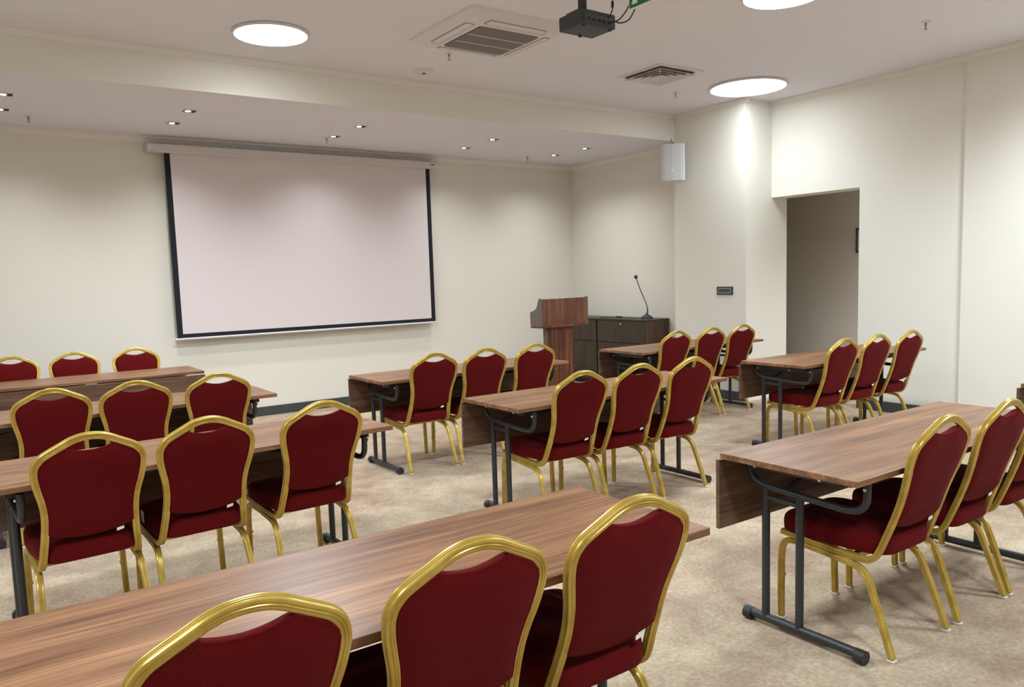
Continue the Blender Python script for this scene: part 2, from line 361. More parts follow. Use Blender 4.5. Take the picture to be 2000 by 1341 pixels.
def make_chair():
    root = empty('banquet_chair')
    # --- back frame: hoop that bends forward under the seat on both sides
    half = [(x, lean(z), z) for x, z in HOOP] + [(0.181, 0.097, 0.380), (0.183, 0.120, 0.362), (0.184, 0.160, 0.357), (0.185, 0.25, 0.363), (0.186, 0.40, 0.373), (0.186, 0.508, 0.380)]
    full = [(-x, y, z) for x, y, z in half[:0:-1]] + half
    bm = bmesh.new(); sweep(bm, crom(full, 4), SEC, (0, 0, 1))
    # cross bars under the seat
    box(bm, -0.175, 0.175, 0.17, 0.195, 0.350, 0.372); box(bm, -0.178, 0.178, 0.43, 0.455, 0.365, 0.384)
    link('back_frame', bm, M['gold'], root, smooth=38)
    # --- legs (each: half of the side rail, the bend, the leg)
    for sx in (1, -1):
        fl = [(0.187, 0.32, 0.343), (0.188, 0.42, 0.350), (0.189, 0.462, 0.350), (0.190, 0.488, 0.340), (0.192, 0.502, 0.312), (0.194, 0.506, 0.26), (0.197, 0.505, 0.12), (0.199, 0.502, 0.012)]
        rl = [(0.187, 0.32, 0.343), (0.188, 0.21, 0.332), (0.190, 0.165, 0.325), (0.192, 0.137, 0.309), (0.194, 0.115, 0.280), (0.198, 0.082, 0.20), (0.203, 0.040, 0.09), (0.206, 0.012, 0.012)]
        for k, P in enumerate((fl, rl)):
            bm = bmesh.new(); sweep(bm, crom([(sx*x, y, z) for x, y, z in P], 5), SECL, (0, 0, 1))
            if k == 0:                                     # small stacking bumper on the inner face
                box(bm, sx*0.178, sx*0.186, 0.495, 0.507, 0.185, 0.197)
            leg = link('leg', bm, M['gold'], root, smooth=38)
            bm = bmesh.new(); ex, ey = P[-1][0]*sx, P[-1][1]
            box(bm, ex-0.0155, ex+0.0155, ey-0.016, ey+0.016, 0.0, 0.009)
            link('foot_cap', bm, M['foot'], leg, bevel=0.003)
    # --- seat cushion
    out = []
    N_ = 48
    for i in range(N_):
        a = 2*math.pi*i/N_; e = 0.30
        cx, sy = math.cos(a), math.sin(a)
        x = math.copysign(abs(cx)**e, cx); y = math.copysign(abs(sy)**e, sy)
        hw = 0.205 if y > 0 else 0.205-0.036*abs(y)**1.5
        out.append((x*hw, 0.288+y*0.232))
    def seat3(x, y, t): return (x, y, t + 0.010*(y-0.28))
    bm = bmesh.new()
    rounded_blob(bm, out, [(0.93, 0.386), (0.990, 0.387), (1.003, 0.393), (1.010, 0.412), (1.008, 0.434), (0.996, 0.448), (0.968, 0.457), (0.90, 0.462), (0.75, 0.467), (0.5, 0.471), (0.2, 0.473)], seat3)
    link('seat', bm, M['red'], root, smooth=60)
    # --- backrest pad, with the hand-hold dip at the top
    out = []
    top_z = lambda x: 0.859+0.0195*min(1, (abs(x)/0.095))**1.9
    inn = 0.0075
    right = [(0.168, 0.512)] + [(hoop_w(z)-inn, z) for z in (0.54, 0.57, 0.60, 0.635, 0.67, 0.705, 0.74, 0.77, 0.795, 0.815)] + [(0.172, 0.828), (0.160, 0.838), (0.140, 0.851), (0.120, 0.862), (0.105, 0.870), (0.095, 0.8765)]
    right[0] = (hoop_w(0.515)-inn, 0.515)
    topc = [(x, top_z(x)) for x in (0.082, 0.066, 0.050, 0.033, 0.016, 0, -0.016, -0.033, -0.050, -0.066, -0.082)]
    left = [(-x, z) for x, z in right[::-1]]
    bott = [(x, 0.482+0.030*(abs(x)/0.16)**2.2) for x in (-0.145, -0.12, -0.09, -0.06, -0.03, 0, 0.03, 0.06, 0.09, 0.12, 0.145)]
    out = right+topc+left+bott
    def pad3(x, z, t):
        cz = 0.69
        return (x, lean(z)+t, z)
    bm = bmesh.new()
    rounded_blob(bm, out, [(0.25, 0.034), (0.6, 0.032), (0.86, 0.028), (0.95, 0.022), (0.985, 0.013), (1.0, 0.002), (0.998, -0.006), (0.985, -0.0115), (0.965, -0.0135), (0.955, -0.0125), (0.93, -0.0150), (0.6, -0.017), (0.25, -0.018)], pad3)
    pad = link('backrest', bm, M['red'], root, smooth=60)
    bm = bmesh.new()
    v = [(0.092, 0.492), (0.120, 0.497), (0.119, 0.485), (0.091, 0.480)]
    y0 = lean(0.49)-0.014
    A = [bm.verts.new((x, y0+0.004*(0.5-z), z)) for x, z in v]; B = [bm.verts.new((x, y0-0.0025, z)) for x, z in v]
    bm.faces.new(A); bm.faces.new(B[::-1])
    for i in range(4): bm.faces.new((A[i], A[(i+1) % 4], B[(i+1) % 4], B[i]))
    t = link('cloth_tag', bm, M['tag_white'], pad); t['label'] = 'small white cloth tag'
    return root

# ------------------------------------------------------------------ folding table
TLEN, TDEP, TZ = 1.812, 0.605, 0.74
def make_table():
    """origin: floor under the left end of the user edge; +y towards the modesty board"""
    root = empty('folding_table')
    link('tabletop', BX(0, TLEN, 0, TDEP, TZ-0.024, TZ), M['top_wood'], root, bevel=0.0025)
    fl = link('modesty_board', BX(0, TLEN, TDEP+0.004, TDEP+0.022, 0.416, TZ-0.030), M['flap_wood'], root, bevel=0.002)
    for x in (0.12, TLEN/2, TLEN-0.12):
        bm = bmesh.new(); box(bm, x-0.045, x+0.045, TDEP-0.004, TDEP+0.026, TZ-0.0335, TZ-0.0255)
        tube(bm, [(x-0.045, TDEP+0.010, TZ-0.029), (x+0.045, TDEP+0.010, TZ-0.029)], 0.005, 8)
        link('hinge', bm, M['steel'], fl)
    # long steel rails under the top
    bm = bmesh.new()
    box(bm, 0.10, TLEN-0.10, 0.082, 0.114, TZ-0.058, TZ-0.0245)
    for y in (0.46,): box(bm, 0.18, TLEN-0.18, y-0.0125, y+0.0125, TZ-0.062, TZ-0.0245)
    link('underframe_rail', bm, M['black_metal'], root, bevel=0.002)
    for x, s in ((0.150, 1), (TLEN-0.145, -1)):
        bm = bmesh.new()
        # angle plate screwed under the top
        box(bm, x-0.016, x+0.010, 0.035, 0.585, TZ-0.030, TZ-0.0245)
        box(bm, x-0.016*s-0.002, x-0.016*s+0.002, 0.15, 0.57, TZ-0.072, TZ-0.0245)
        bx_ = x-0.010*s
        # bent tube ("handlebar") carrying the two uprights
        pth = crom([(x, 0.570, 0.702), (x, 0.570, 0.668), (x, 0.560, 0.636), (x, 0.535, 0.612), (x, 0.49, 0.600), (x, 0.35, 0.590), (x, 0.20, 0.582), (x, 0.125, 0.580), (x, 0.080, 0.590), (x, 0.055, 0.620), (x, 0.050, 0.660), (x, 0.050, 0.700)], 4)
        sweep(bm, pth, circ(0.0150, 12))
        br = link('leg_bracket', bm, M['black_metal'], root, smooth=40)
        for (yy, zz) in ((0.535, 0.676), (0.235, 0.676), (0.050, 0.676)):
            b2 = bmesh.new(); lathe(b2, [(0.0075, 0), (0.0075, 0.004), (0.004, 0.007)], 12)
            for v in b2.verts: v.co = Vector((x - s*(0.0165+v.co.z), yy+v.co.x, zz+v.co.y))
            link('bolt', b2, M['steel'], br, smooth=40)
        for yy in (0.490, 0.330):
            bm = bmesh.new(); tube(bm, [(x, yy, 0.03), (x, yy, 0.592)], 0.0165, 14)
            link('leg', bm, M['black_metal'], root, smooth=40)
        bm = bmesh.new(); tube(bm, [(x, 0.33, 0.548), (x, 0.49, 0.552)], 0.011, 10)
        tube(bm, [(x+s*0.005, 0.40, 0.60), (x+s*0.32, 0.40, 0.705)], 0.008, 8)
        link('brace', bm, M['black_metal'], root, smooth=40)
        bm = bmesh.new(); tube(bm, [(x, 0.065, 0.034), (x, 0.575, 0.034)], 0.0185, 14)
        ft = link('foot_bar', bm, M['black_metal'], root, smooth=40)
        for y0, y1 in ((0.045, 0.085), (0.555, 0.592)):
            bm = bmesh.new(); tube(bm, [(x, y0, 0.027), (x, y0+0.005, 0.027), (x, y1-0.005, 0.027), (x, y1, 0.027)], 0.0265, 16)
            link('end_cap', bm, M['rubber'], ft, smooth=40)
    return root

G_T = 'walnut folding tables in the room'
tables = [  # x-left, y user edge, rotation, label
 (2.4995, 1.482, 0, 'walnut folding table at lower right, its black left leg frame in full view'),
 (2.524, 3.550, 0, 'centre walnut folding table, second row from the screen wall, left end open to view'),
 (2.500, 5.268, 0, 'centre walnut folding table nearest the screen wall, left of the lectern'),
 (5.225, 3.535, 0, 'walnut folding table in front of the open doorway'),
 (5.180, 5.240, 0, 'far right walnut folding table in front of the dark cabinet'),
 (-0.072, 1.489, 0, 'nearest walnut folding table, running out of the picture at bottom left'),
 (-0.030, 3.523, math.radians(3.5), 'left walnut folding table in the row just ahead of the nearest table'),
 (-0.090, 5.300, 0, 'left walnut folding table two rows ahead of the nearest, behind its chairs'),
 (5.265, 1.462, 0, 'walnut folding table of which only a corner shows at the right edge'),
 (1.715, 7.870, math.pi, 'walnut head table below the screen, modesty board turned towards the room'),
]
tab0 = make_table(); trees = [tab0] + [copy_tree(tab0) for _ in tables[1:]]
for tr, (x, y, rz, lb) in zip(trees, tables):
    tr.location = (x, y, 0); tr.rotation_euler = (0, 0, rz); tag(tr, lb, 'table', G_T)

G_C = 'red and gold banquet chairs'
rowlab = {
 'L4': 'at the nearest table, bottom left',
 'L3': 'at the left table next ahead of the nearest',
 'L2': 'at the left table two ahead of the nearest',
 'L1': 'behind the head table, facing the room',
 'C3': 'at the lower right table',
 'C2': 'at the centre table, second from the screen',
 'C1': 'at the centre table nearest the screen',
 'R2': 'at the table before the doorway',
 'R1': 'at the far right table',
}
chairs = [ # x, y back foot, rz, row, order
 (0.369, 1.464, 0, 'L4', 0), (0.862, 1.464, 0, 'L4', 1), (1.350, 1.464, 0, 'L4', 2),
 (0.358, 3.535, 0.061, 'L3', 0), (0.818, 3.562, 0.061, 'L3', 1), (1.360, 3.596, 0.061, 'L3', 2),
 (0.371, 5.288, 0, 'L2', 0), (0.824, 5.288, 0, 'L2', 1), (1.319, 5.288, 0, 'L2', 2),
 (0.302, 8.13, math.pi, 'L1', 0), (0.790, 8.13, math.pi, 'L1', 1), (1.312, 8.13, math.pi, 'L1', 2),
 (2.955, 1.470, 0, 'C3', 0), (3.468, 1.470, 0, 'C3', 1), (3.935, 1.470, 0, 'C3', 2),
 (2.943, 3.538, 0, 'C2', 0), (3.412, 3.538, 0, 'C2', 1), (3.895, 3.538, 0, 'C2', 2),
 (2.922, 5.256, 0, 'C1', 0), (3.392, 5.256, 0, 'C1', 1), (3.896, 5.256, 0, 'C1', 2),
 (5.625, 3.523, 0, 'R2', 0), (6.108, 3.523, 0, 'R2', 1), (6.630, 3.523, 0, 'R2', 2),
 (5.570, 5.228, 0, 'R1', 0), (6.074, 5.228, 0, 'R1', 1), (6.550, 5.228, 0, 'R1', 2),
]
pos = ['leftmost', 'middle', 'rightmost']
ch0 = make_chair(); ctrees = [ch0] + [copy_tree(ch0) for _ in chairs[1:]]
for tr, (x, y, rz, row, k) in zip(ctrees, chairs):
    tr.location = (x, y, 0); tr.rotation_euler = (0, 0, rz)
    tag(tr, 'red gold-framed chair, %s of three %s' % (pos[k], rowlab[row]), 'chair', G_C)
# paper label hanging from the side of one chair's seat
sc_ = ctrees[4]
o = link('paper_label', BX(-0.2165, -0.2130, 0.26, 0.30, 0.425, 0.478), M['tag_white'], sc_)
o['label'] = 'white paper label on the seat side'

# ------------------------------------------------------------------ projection screen
t = tag(empty('projection_screen', (3.35, 8.72, 0.935)), 'large white pull-down projection screen with black border on the front wall', 'projection screen')
def at(o, bm):      # shift a mesh built in world space into the thing's frame
    for v in bm.verts: v.co -= Vector(o.location)
    return bm
bm = bmesh.new()
prism(bm, [(8.665, 2.885), (8.675, 2.875), (8.80, 2.875), (8.815, 2.90), (8.815, 2.955), (8.79, 2.968), (8.69, 2.968), (8.665, 2.955)], 1.70, 5.00, 0)
cs = link('case', at(t, bm), M['case_white'], t, smooth=30)
for x0, x1 in ((1.655, 1.70), (5.00, 5.045)):
    bm = bmesh.new(); prism(bm, [(8.670, 2.885), (8.680, 2.880), (8.805, 2.880), (8.81, 2.95), (8.68, 2.962), (8.670, 2.952)], x0, x1, 0)
    link('end_cap', at(t, bm), M['white_plastic'], cs, smooth=30)
bm = BX(4.93, 4.985, 8.662, 8.666, 2.915, 2.928); o = link('case_badge', at(t, bm), M['port'], cs); o['label'] = 'tiny grey badge on the case'
link('screen_sheet', at(t, BX(1.872, 4.884, 8.719, 8.7215, 0.998, 2.885)), M['screen_white'], t)
bm = bmesh.new()
box(bm, 1.815, 1.872, 8.7185, 8.722, 0.955, 2.885); box(bm, 4.884, 4.941, 8.7185, 8.722, 0.955, 2.885); box(bm, 1.872, 4.884, 8.7185, 8.722, 0.955, 0.998)
o = link('screen_border', at(t, bm), M['screen_black'], t); o['label'] = 'black border of the screen'
bm = bmesh.new(); tube(bm, [(1.79, 8.72, 0.944), (4.96, 8.72, 0.944)], 0.012, 12)
link('weight_bar', at(t, bm), M['white_plastic'], t, smooth=40)
bm = bmesh.new(); box(bm, 2.2, 2.24, 8.80, 8.8225, 2.90, 2.965); box(bm, 4.5, 4.54, 8.80, 8.8225, 2.90, 2.965)
link('wall_bracket', at(t, bm), M['white_plastic'], t)

# ------------------------------------------------------------------ lectern
LX, LY = 4.80, 6.30
t = tag(empty('lectern', (LX, LY, 0), math.radians(2)), 'reddish brown wooden lectern standing before the dark cabinet', 'lectern')
W_ = 0.655; DP = 0.175
link('front_panel', BX(0.016, W_-0.016, 0.0, 0.018, 0.975, 1.252), M['lectern_wood'], t, bevel=0.002)
side = [(0.0, 0.975), (0.0, 1.258), (0.028, 1.260), (0.045, 1.225), (0.060, 1.180), (0.085, 1.150), (0.125, 1.132), (0.165, 1.122), (DP, 1.108), (DP, 0.985), (DP-0.02, 0.975)]
for x0, x1 in ((0, 0.016), (W_-0.016, W_)):
    bm = bmesh.new(); prism(bm, side, x0, x1, 0)
    o = link('side_panel', bm, M['lectern_edge'], t, bevel=0.001); o['label'] = 'greyish side panel'
bm = bmesh.new(); prism(bm, [(0.022, 1.130), (0.022, 1.146), (DP-0.004, 1.112), (DP-0.004, 1.096)], 0.016, W_-0.016, 0); link('reading_shelf', bm, M['lectern_wood'], t)
link('box_bottom', BX(0.0, W_, 0.0, DP, 0.955, 0.975), M['lectern_wood'], t, bevel=0.002)
link('column', BX(0.122, 0.485, 0.055, 0.105, 0.04, 0.955), M['lectern_wood'], t, bevel=0.002)
o = link('column_side', BX(0.112, 0.122, 0.055, 0.105, 0.04, 0.955), M['lectern_edge'], t); o['label'] = 'greyish edge strip of the column'
link('base', BX(0.04, 0.57, -0.08, 0.26, 0.0, 0.04), M['lectern_wood'], t, bevel=0.003)

# ------------------------------------------------------------------ cabinet
CX0, CY0, CY1, CH = 6.921, 6.915, 8.775, 0.905
t = tag(empty('cabinet', (CX0, CY0, 0)), 'long low dark brown cabinet against the side wall behind the lectern', 'cabinet')
W2, L2_ = 0.407, CY1-CY0
link('body', BX(0.020, W2-0.012, 0.018, L2_, 0.06, CH-0.022), M['cab_wood'], t)
link('cabinet_top', BX(0, W2, 0, L2_, CH-0.022, CH), M['cab_wood'], t, bevel=0.002)
link('plinth', BX(0.04, W2-0.02, 0.03, L2_-0.02, 0.0, 0.06), M['void'], t)
bm = BX(0.0, W2-0.012, 0.0, 0.018, 0.0, CH-0.022)
for k in range(9):
    xx = 0.13+k*0.029; box(bm, xx, xx+0.020, -0.004, 0.0, 0.06, CH-0.04)
o = link('end_panel', bm, M['cab_end'], t); o['label'] = 'lighter brown end panel with vertical ribs'
hd = L2_/2
for k in range(2):
    y0 = 0.022+k*hd; y1 = y0+hd-0.028
    for z0, z1, nm in ((0.60, CH-0.030, 'drawer'), (0.07, 0.590, 'door')):
        d_ = link(nm, BX(0.0, 0.019, y0, y1, z0, z1), M['cab_wood'], t, bevel=0.002)
        if nm == 'drawer':
            bm = bmesh.new(); lathe(bm, [(0.011, 0), (0.011, 0.006), (0.006, 0.012)], 12)
            for v in bm.verts: v.co = Vector((-v.co.z, (y0+y1)/2+v.co.x, z1-0.035+v.co.y))
            link('lock', bm, M['steel'], d_, smooth=40)

# ------------------------------------------------------------------ microphone on the cabinet
MX, MY = 7.13, 7.12
t = tag(empty('desk_microphone', (MX, MY, CH)), 'black gooseneck desk microphone standing on the dark cabinet', 'microphone')
bm = bmesh.new(); lathe(bm, [(0.068, 0), (0.070, 0.008), (0.062, 0.022), (0.046, 0.036), (0.026, 0.048), (0.014, 0.058), (0.011, 0.075)], 28)
for v in bm.verts: v.co.y *= 1.25
link('base', bm, M['rubber'], t, smooth=50)
bm = bmesh.new(); gp = crom([(0.012, 0.0, 0.05), (0.012, 0.0, 0.14), (-0.015, 0.02, 0.24), (-0.065, 0.05, 0.38), (-0.105, 0.075, 0.52)], 6)
tube(bm, gp, 0.0055, 8); tube(bm, [(0.012, 0, 0.07), (0.012, 0, 0.13)], 0.0085, 8)
link('gooseneck', bm, M['rubber'], t, smooth=50)
bm = bmesh.new(); bmesh.ops.create_uvsphere(bm, u_segments=16, v_segments=12, radius=0.024, matrix=Matrix.Translation((-0.108, 0.077, 0.535)))
link('foam_cover', bm, M['rubber'], t, smooth=60)
bm = bmesh.new(); tube(bm, crom([(0.0, 0.06, 0.008), (-0.03, 0.16, 0.005), (-0.06, 0.30, 0.005), (-0.02, 0.42, 0.005), (-0.06, 0.52, 0.005), (0.03, 0.62, 0.005)], 8), 0.004, 8)
tube(bm, crom([(-0.07, 0.36, 0.005), (-0.10, 0.44, 0.006), (-0.05, 0.56, 0.005), (-0.12, 0.75, 0.005)], 8), 0.004, 8)
tube(bm, [(-0.055, 0.40, 0.013), (-0.065, 0.50, 0.013)], 0.012, 8)
link('cord', bm, M['rubber'], t, smooth=60)

# ------------------------------------------------------------------ wall loudspeaker, thermostat panel
sp = tag(empty('wall_loudspeaker', (6.955, 6.475, 2.755), math.radians(-52)), 'white box loudspeaker mounted high on the column edge', 'loudspeaker')
bm = bmesh.new()       # local: -y is the front
def ring(y, hw, zz): return [(-hw, y), (hw, y)]
prism(bm, [(-0.135, -0.085), (-0.09, -0.096), (0.0, -0.102), (0.09, -0.096), (0.135, -0.085), (0.135, -0.02), (0.08, 0.085), (-0.08, 0.085), (-0.135, -0.02)], -0.212, 0.212, 2)
link('enclosure', bm, M['white_plastic'], sp, bevel=0.004)
bm = bmesh.new()
prism(bm, [(-0.128, -0.087), (-0.09, -0.0975), (0.0, -0.1035), (0.09, -0.0975), (0.122, -0.089), (0.122, -0.095), (0.09, -0.104), (0.0, -0.110), (-0.09, -0.104), (-0.128, -0.093)], -0.205, 0.205, 2)
gr = link('grille', bm, M['speaker_grey'], sp); gr['label'] = 'light grey front grille'
bm = bmesh.new(); lathe(bm, [(0.008, -0.002), (0.008, 0.002)], 12)
for v in bm.verts: v.co = Vector((0.0+v.co.x, -0.111+v.co.z, -0.09+v.co.y))
link('badge', bm, M['sign_white'], gr)
bm = bmesh.new(); box(bm, -0.02, 0.02, 0.08, 0.13, -0.03, 0.03); link('wall_mount', bm, M['white_plastic'], sp)
bm = bmesh.new(); tube(bm, crom([(-0.01, 0.04, 0.21), (-0.012, 0.045, 0.245), (-0.03, 0.06, 0.27), (-0.03, 0.075, 0.30)], 5), 0.004, 8); link('cable', bm, M['rubber'], sp)

th = tag(empty('control_panel', (XC, 5.878, 1.256)), 'small black framed control panel on the cream column', 'wall panel')
link('cover_frame', BX(-0.012, 0, -0.113, 0.113, -0.046, 0.046), M['dark_plastic'], th, bevel=0.002)
bm = bmesh.new()
for a in ((-0.09, 0.09, 0.024, 0.029), (-0.09, 0.09, -0.029, -0.024), (-0.09, -0.085, -0.029, 0.029), (0.085, 0.09, -0.029, 0.029)): box(bm, -0.0145, -0.011, *a)
link('silver_inlay', bm, M['steel'], th)
link('glass', BX(-0.0135, -0.011, -0.084, 0.084, -0.0235, 0.0235), M['panel_teal'], th)

ps = tag(empty('framed_notice', (9.0, 5.32, 1.80)), 'dark framed notice on the corridor wall, half hidden by the door edge', 'picture frame')
bm = bmesh.new()
for a in ((-0.20, 0.07, 0.13, 0.148), (-0.20, 0.07, -0.148, -0.13), (-0.20, -0.186, -0.148, 0.148), (0.056, 0.07, -0.148, 0.148)): box(bm, -0.02, 0.0, *a)
link('frame', bm, M['dark_plastic'], ps); link('card', BX(-0.008, -0.001, -0.186, 0.056, -0.13, 0.13), M['picture'], ps)

# ------------------------------------------------------------------ ceiling lamps
def lamp(x, y, d, lb, LF=1.0):
    t = tag(empty('ceiling_lamp', (x, y, HC)), lb, 'ceiling lamp', 'round flush ceiling lamps')
    bm = bmesh.new(); R = d/2
    lathe(bm, [(R, 0.0), (R+0.006, -0.004), (R+0.006, -0.018), (R, -0.022), (R-0.008, -0.022), (R-0.008, -0.004)], 64)
    link('rim', bm, M['white_plastic'], t, smooth=40)
    bm = bmesh.new(); lathe(bm, [(R-0.008, -0.010), (R-0.008, -0.022), (R-0.02, -0.0245)], 64)
    link('diffuser', bm, M['lamp'], t, smooth=40)
    ld = bpy.data.lights.new('lamp_light', 'SPOT'); ld.energy = LAMP_W*LF; ld.spot_size = math.radians(158); ld.spot_blend = 0.85
    ld.shadow_soft_size = R; ld.color = (0.83, 0.925, 1.0)
    lo = bpy.data.objects.new('lamp_light', ld); COL.objects.link(lo); lo.parent = t; lo.location = (0, 0, -0.03)
lamp(2.03, 5.87, 0.54, 'glowing round ceiling lamp above the projection screen side, left of the air conditioner')
lamp(6.72, 5.23, 0.76, 'glowing round ceiling lamp in front of the column, below the other right lamp', 0.22)
lamp(4.72, 3.38, 0.54, 'glowing round ceiling lamp cropped by the top edge at right')
for x, y, lb in ((1.0, 3.1, 'round ceiling lamp above the left tables, just outside the picture'),
                 (-1.6, 4.6, 'added unseen round ceiling lamp near the left wall, outside the picture, towards the screen'),
                 (-1.6, 1.2, 'added unseen round ceiling lamp near the left wall, outside the picture, beside the camera'),
                 (1.6, -0.4, 'added unseen round ceiling lamp behind the camera, outside the picture'),
                 (4.9, 0.4, 'added unseen round ceiling lamp behind the lower right table, outside the picture'),
                 (6.6, 2.0, 'added unseen round ceiling lamp near the right wall, outside the picture')):
    lamp(x, y, 0.54, lb)  # all but the first are unseen lamps added to light the room

# ------------------------------------------------------------------ spots in the lowered ceiling
sp_xy = [(0.402, 7.41), (0.402, 8.02), (1.785, 7.41), (1.775, 8.01), (3.42, 7.40), (3.40, 8.02), (5.075, 7.45), (5.08, 8.07), (6.485, 7.49), (6.455, 8.07)]
cn = ['leftmost', 'second', 'third', 'fourth', 'rightmost']
for i, (x, y) in enumerate(sp_xy):
    lb = 'small square recessed spot, %s of the row %s the screen wall' % (cn[i//2], 'farther from' if i % 2 == 0 else 'closest to')
    t = tag(empty('recessed_spot', (x, y, HB)), lb, 'spotlight', 'small spots in the lowered ceiling')
    bm = bmesh.new(); a, b_ = 0.060, 0.052
    for q in ((-a, a, b_, a), (-a, a, -a, -b_), (-a, -b_, -b_, b_), (b_, a, -b_, b_)): box(bm, q[0], q[1], q[2], q[3], -0.004, 0.0)
    link('trim_ring', bm, M['white_plastic'], t)
    link('recess_shade', BX(-b_, b_, -b_, b_, -0.0015, -0.0005), M['void'], t)  # flat plate, no real hollow; the shade inside is put into its colour
    bm = bmesh.new(); lathe(bm, [(0.026, -0.0016), (0.025, -0.0030), (0.015, -0.005), (0.004, -0.0055)], 20)
    for v in bm.verts: v.co.x -= 0.012; v.co.y += 0.008
    link('bulb', bm, M['spot'], t, smooth=50)
    ld = bpy.data.lights.new('spot_light', 'SPOT'); ld.energy = SPOT_W; ld.spot_size = math.radians(135); ld.spot_blend = 1.0; ld.shadow_soft_size = 0.035
    ld.color = (0.93, 0.96, 0.98)
    lo = bpy.data.objects.new('spot_light', ld); COL.objects.link(lo); lo.parent = t; lo.location = (0, 0, -0.012)

# ------------------------------------------------------------------ ceiling air conditioner
AX, AY = 3.462, 5.08
t = tag(empty('air_conditioner', (AX, AY, HC)), 'square white cassette air conditioner with dark mesh grille in the ceiling', 'air conditioner')
def sq(bm, h0, z0, h1, z1, rr=0.05, n_=6, caps=True):
    def R_(h, z, r_):
        out = []
        for cx, cy, a0 in ((1, 1, 0), (-1, 1, 90), (-1, -1, 180), (1, -1, 270)):
            for k in range(n_+1):
                a = math.radians(a0+90*k/n_); out.append(bm.verts.new((cx*(h-r_)+r_*math.cos(a), cy*(h-r_)+r_*math.sin(a), z)))
        return out
    A = R_(h0, z0, rr); B = R_(h1, z1, rr); k = len(A)
    for j in range(k): bm.faces.new((A[j], A[(j+1) % k], B[(j+1) % k], B[j]))
    return A, B
bm = bmesh.new(); A, B = sq(bm, 0.47, 0.0, 0.465, -0.018, 0.035)
A2, B2 = sq(bm, 0.465, -0.018, 0.40, -0.045, 0.035); A3, B3 = sq(bm, 0.40, -0.045, 0.285, -0.060, 0.035)
bm.faces.new(A[::-1]); bm.faces.new(B3); bmesh.ops.remove_doubles(bm, verts=bm.verts[:], dist=1e-5)
link('panel', bm, M['white_plastic'], t, smooth=25)
bm = bmesh.new(); A, B = sq(bm, 0.268, -0.058, 0.266, -0.066, 0.03); bm.faces.new(A[::-1]); bm.faces.new(B)
g_ = link('grille', bm, M['perf'], t); g_['label'] = 'dark mesh intake grille'
bm = bmesh.new()
for yy in (-0.09, 0.09): box(bm, -0.262, 0.262, yy-0.004, yy+0.004, -0.0685, -0.0655)
link('grille_bar', bm, M['white_plastic'], g_)
for k in range(4):
    bm = bmesh.new()
    A = [(-0.26, 0.318), (0.26, 0.318), (0.245, 0.372), (-0.245, 0.372)]
    for (z0, z1, e, nm) in ((-0.050, -0.0605, 0.0, 'a'),):
        lo_ = [bm.verts.new((x, y, -0.060 + (y-0.318)*0.13)) for x, y in A]; hi_ = [bm.verts.new((x, y, -0.048)) for x, y in A]
        bm.faces.new(lo_); bm.faces.new(hi_[::-1])
        for j in range(4): bm.faces.new((lo_[j], lo_[(j+1) % 4], hi_[(j+1) % 4], hi_[j]))
    bmesh.ops.rotate(bm, verts=bm.verts[:], cent=(0, 0, 0), matrix=Matrix.Rotation(k*math.pi/2, 3, 'Z'))
    fl = link('air_flap', bm, M['white_plastic'], t)
    bm = bmesh.new()
    for (p0, p1) in (((-0.266, 0.313), (0.266, 0.313)), ((-0.25, 0.377), (0.25, 0.377)), ((-0.266, 0.313), (-0.25, 0.377)), ((0.266, 0.313), (0.25, 0.377))):
        zz = lambda y: -0.0575+(y-0.313)*0.13
        tube(bm, [(p0[0], p0[1], zz(p0[1])), (p1[0], p1[1], zz(p1[1]))], 0.0035, 6)
    bmesh.ops.rotate(bm, verts=bm.verts[:], cent=(0, 0, 0), matrix=Matrix.Rotation(k*math.pi/2, 3, 'Z'))
    link('flap_slot', bm, M['slot'], fl)

# ------------------------------------------------------------------ square air diffuser
t = tag(empty('air_vent', (5.545, 5.325, HC)), 'square white louvred air vent in the ceiling near the right lamps', 'air vent')
bm = bmesh.new(); H_ = 0.285
for q in ((-H_, H_, 0.235, H_), (-H_, H_, -H_, -0.235), (-H_, -0.235, -0.235, 0.235), (0.235, H_, -0.235, 0.235)): box(bm, q[0], q[1], q[2], q[3], -0.010, 0.0)
link('frame', bm, M['white_plastic'], t, bevel=0.002)
link('duct_shade', BX(-0.235, 0.235, -0.235, 0.235, -0.003, 0.0), M['void'], t)  # thin dark sheet painting the shade seen between the louvres
for k in range(4):
    h1 = 0.230-k*0.055; h0 = h1-0.034
    bm = bmesh.new()
    up_ = [bm.verts.new((sx*h0, sy*h0, -0.004)) for sx, sy in ((1, 1), (-1, 1), (-1, -1), (1, -1))]
    dn_ = [bm.verts.new((sx*h1, sy*h1, -0.034)) for sx, sy in ((1, 1), (-1, 1), (-1, -1), (1, -1))]
    up2 = [bm.verts.new((sx*(h0+0.002), sy*(h0+0.002), -0.002)) for sx, sy in ((1, 1), (-1, 1), (-1, -1), (1, -1))]
    dn2 = [bm.verts.new((sx*(h1+0.002), sy*(h1+0.002), -0.032)) for sx, sy in ((1, 1), (-1, 1), (-1, -1), (1, -1))]
    for j in range(4):
        q = (j+1) % 4
        bm.faces.new((up_[j], up_[q], dn_[q], dn_[j])); bm.faces.new((up2[j], dn2[j], dn2[q], up2[q])); bm.faces.new((dn_[j], dn_[q], dn2[q], dn2[j])); bm.faces.new((up_[j], up2[j], up2[q], up_[q]))
    link('louvre', bm, M['white_plastic'], t)
bm = bmesh.new()
for sx, sy in ((1, 1), (-1, 1), (-1, -1), (1, -1)): tube(bm, [(0.01*sx, 0.01*sy, -0.008), (0.236*sx, 0.236*sy, -0.034)], 0.004, 6)
link('corner_rib', bm, M['white_plastic'], t)

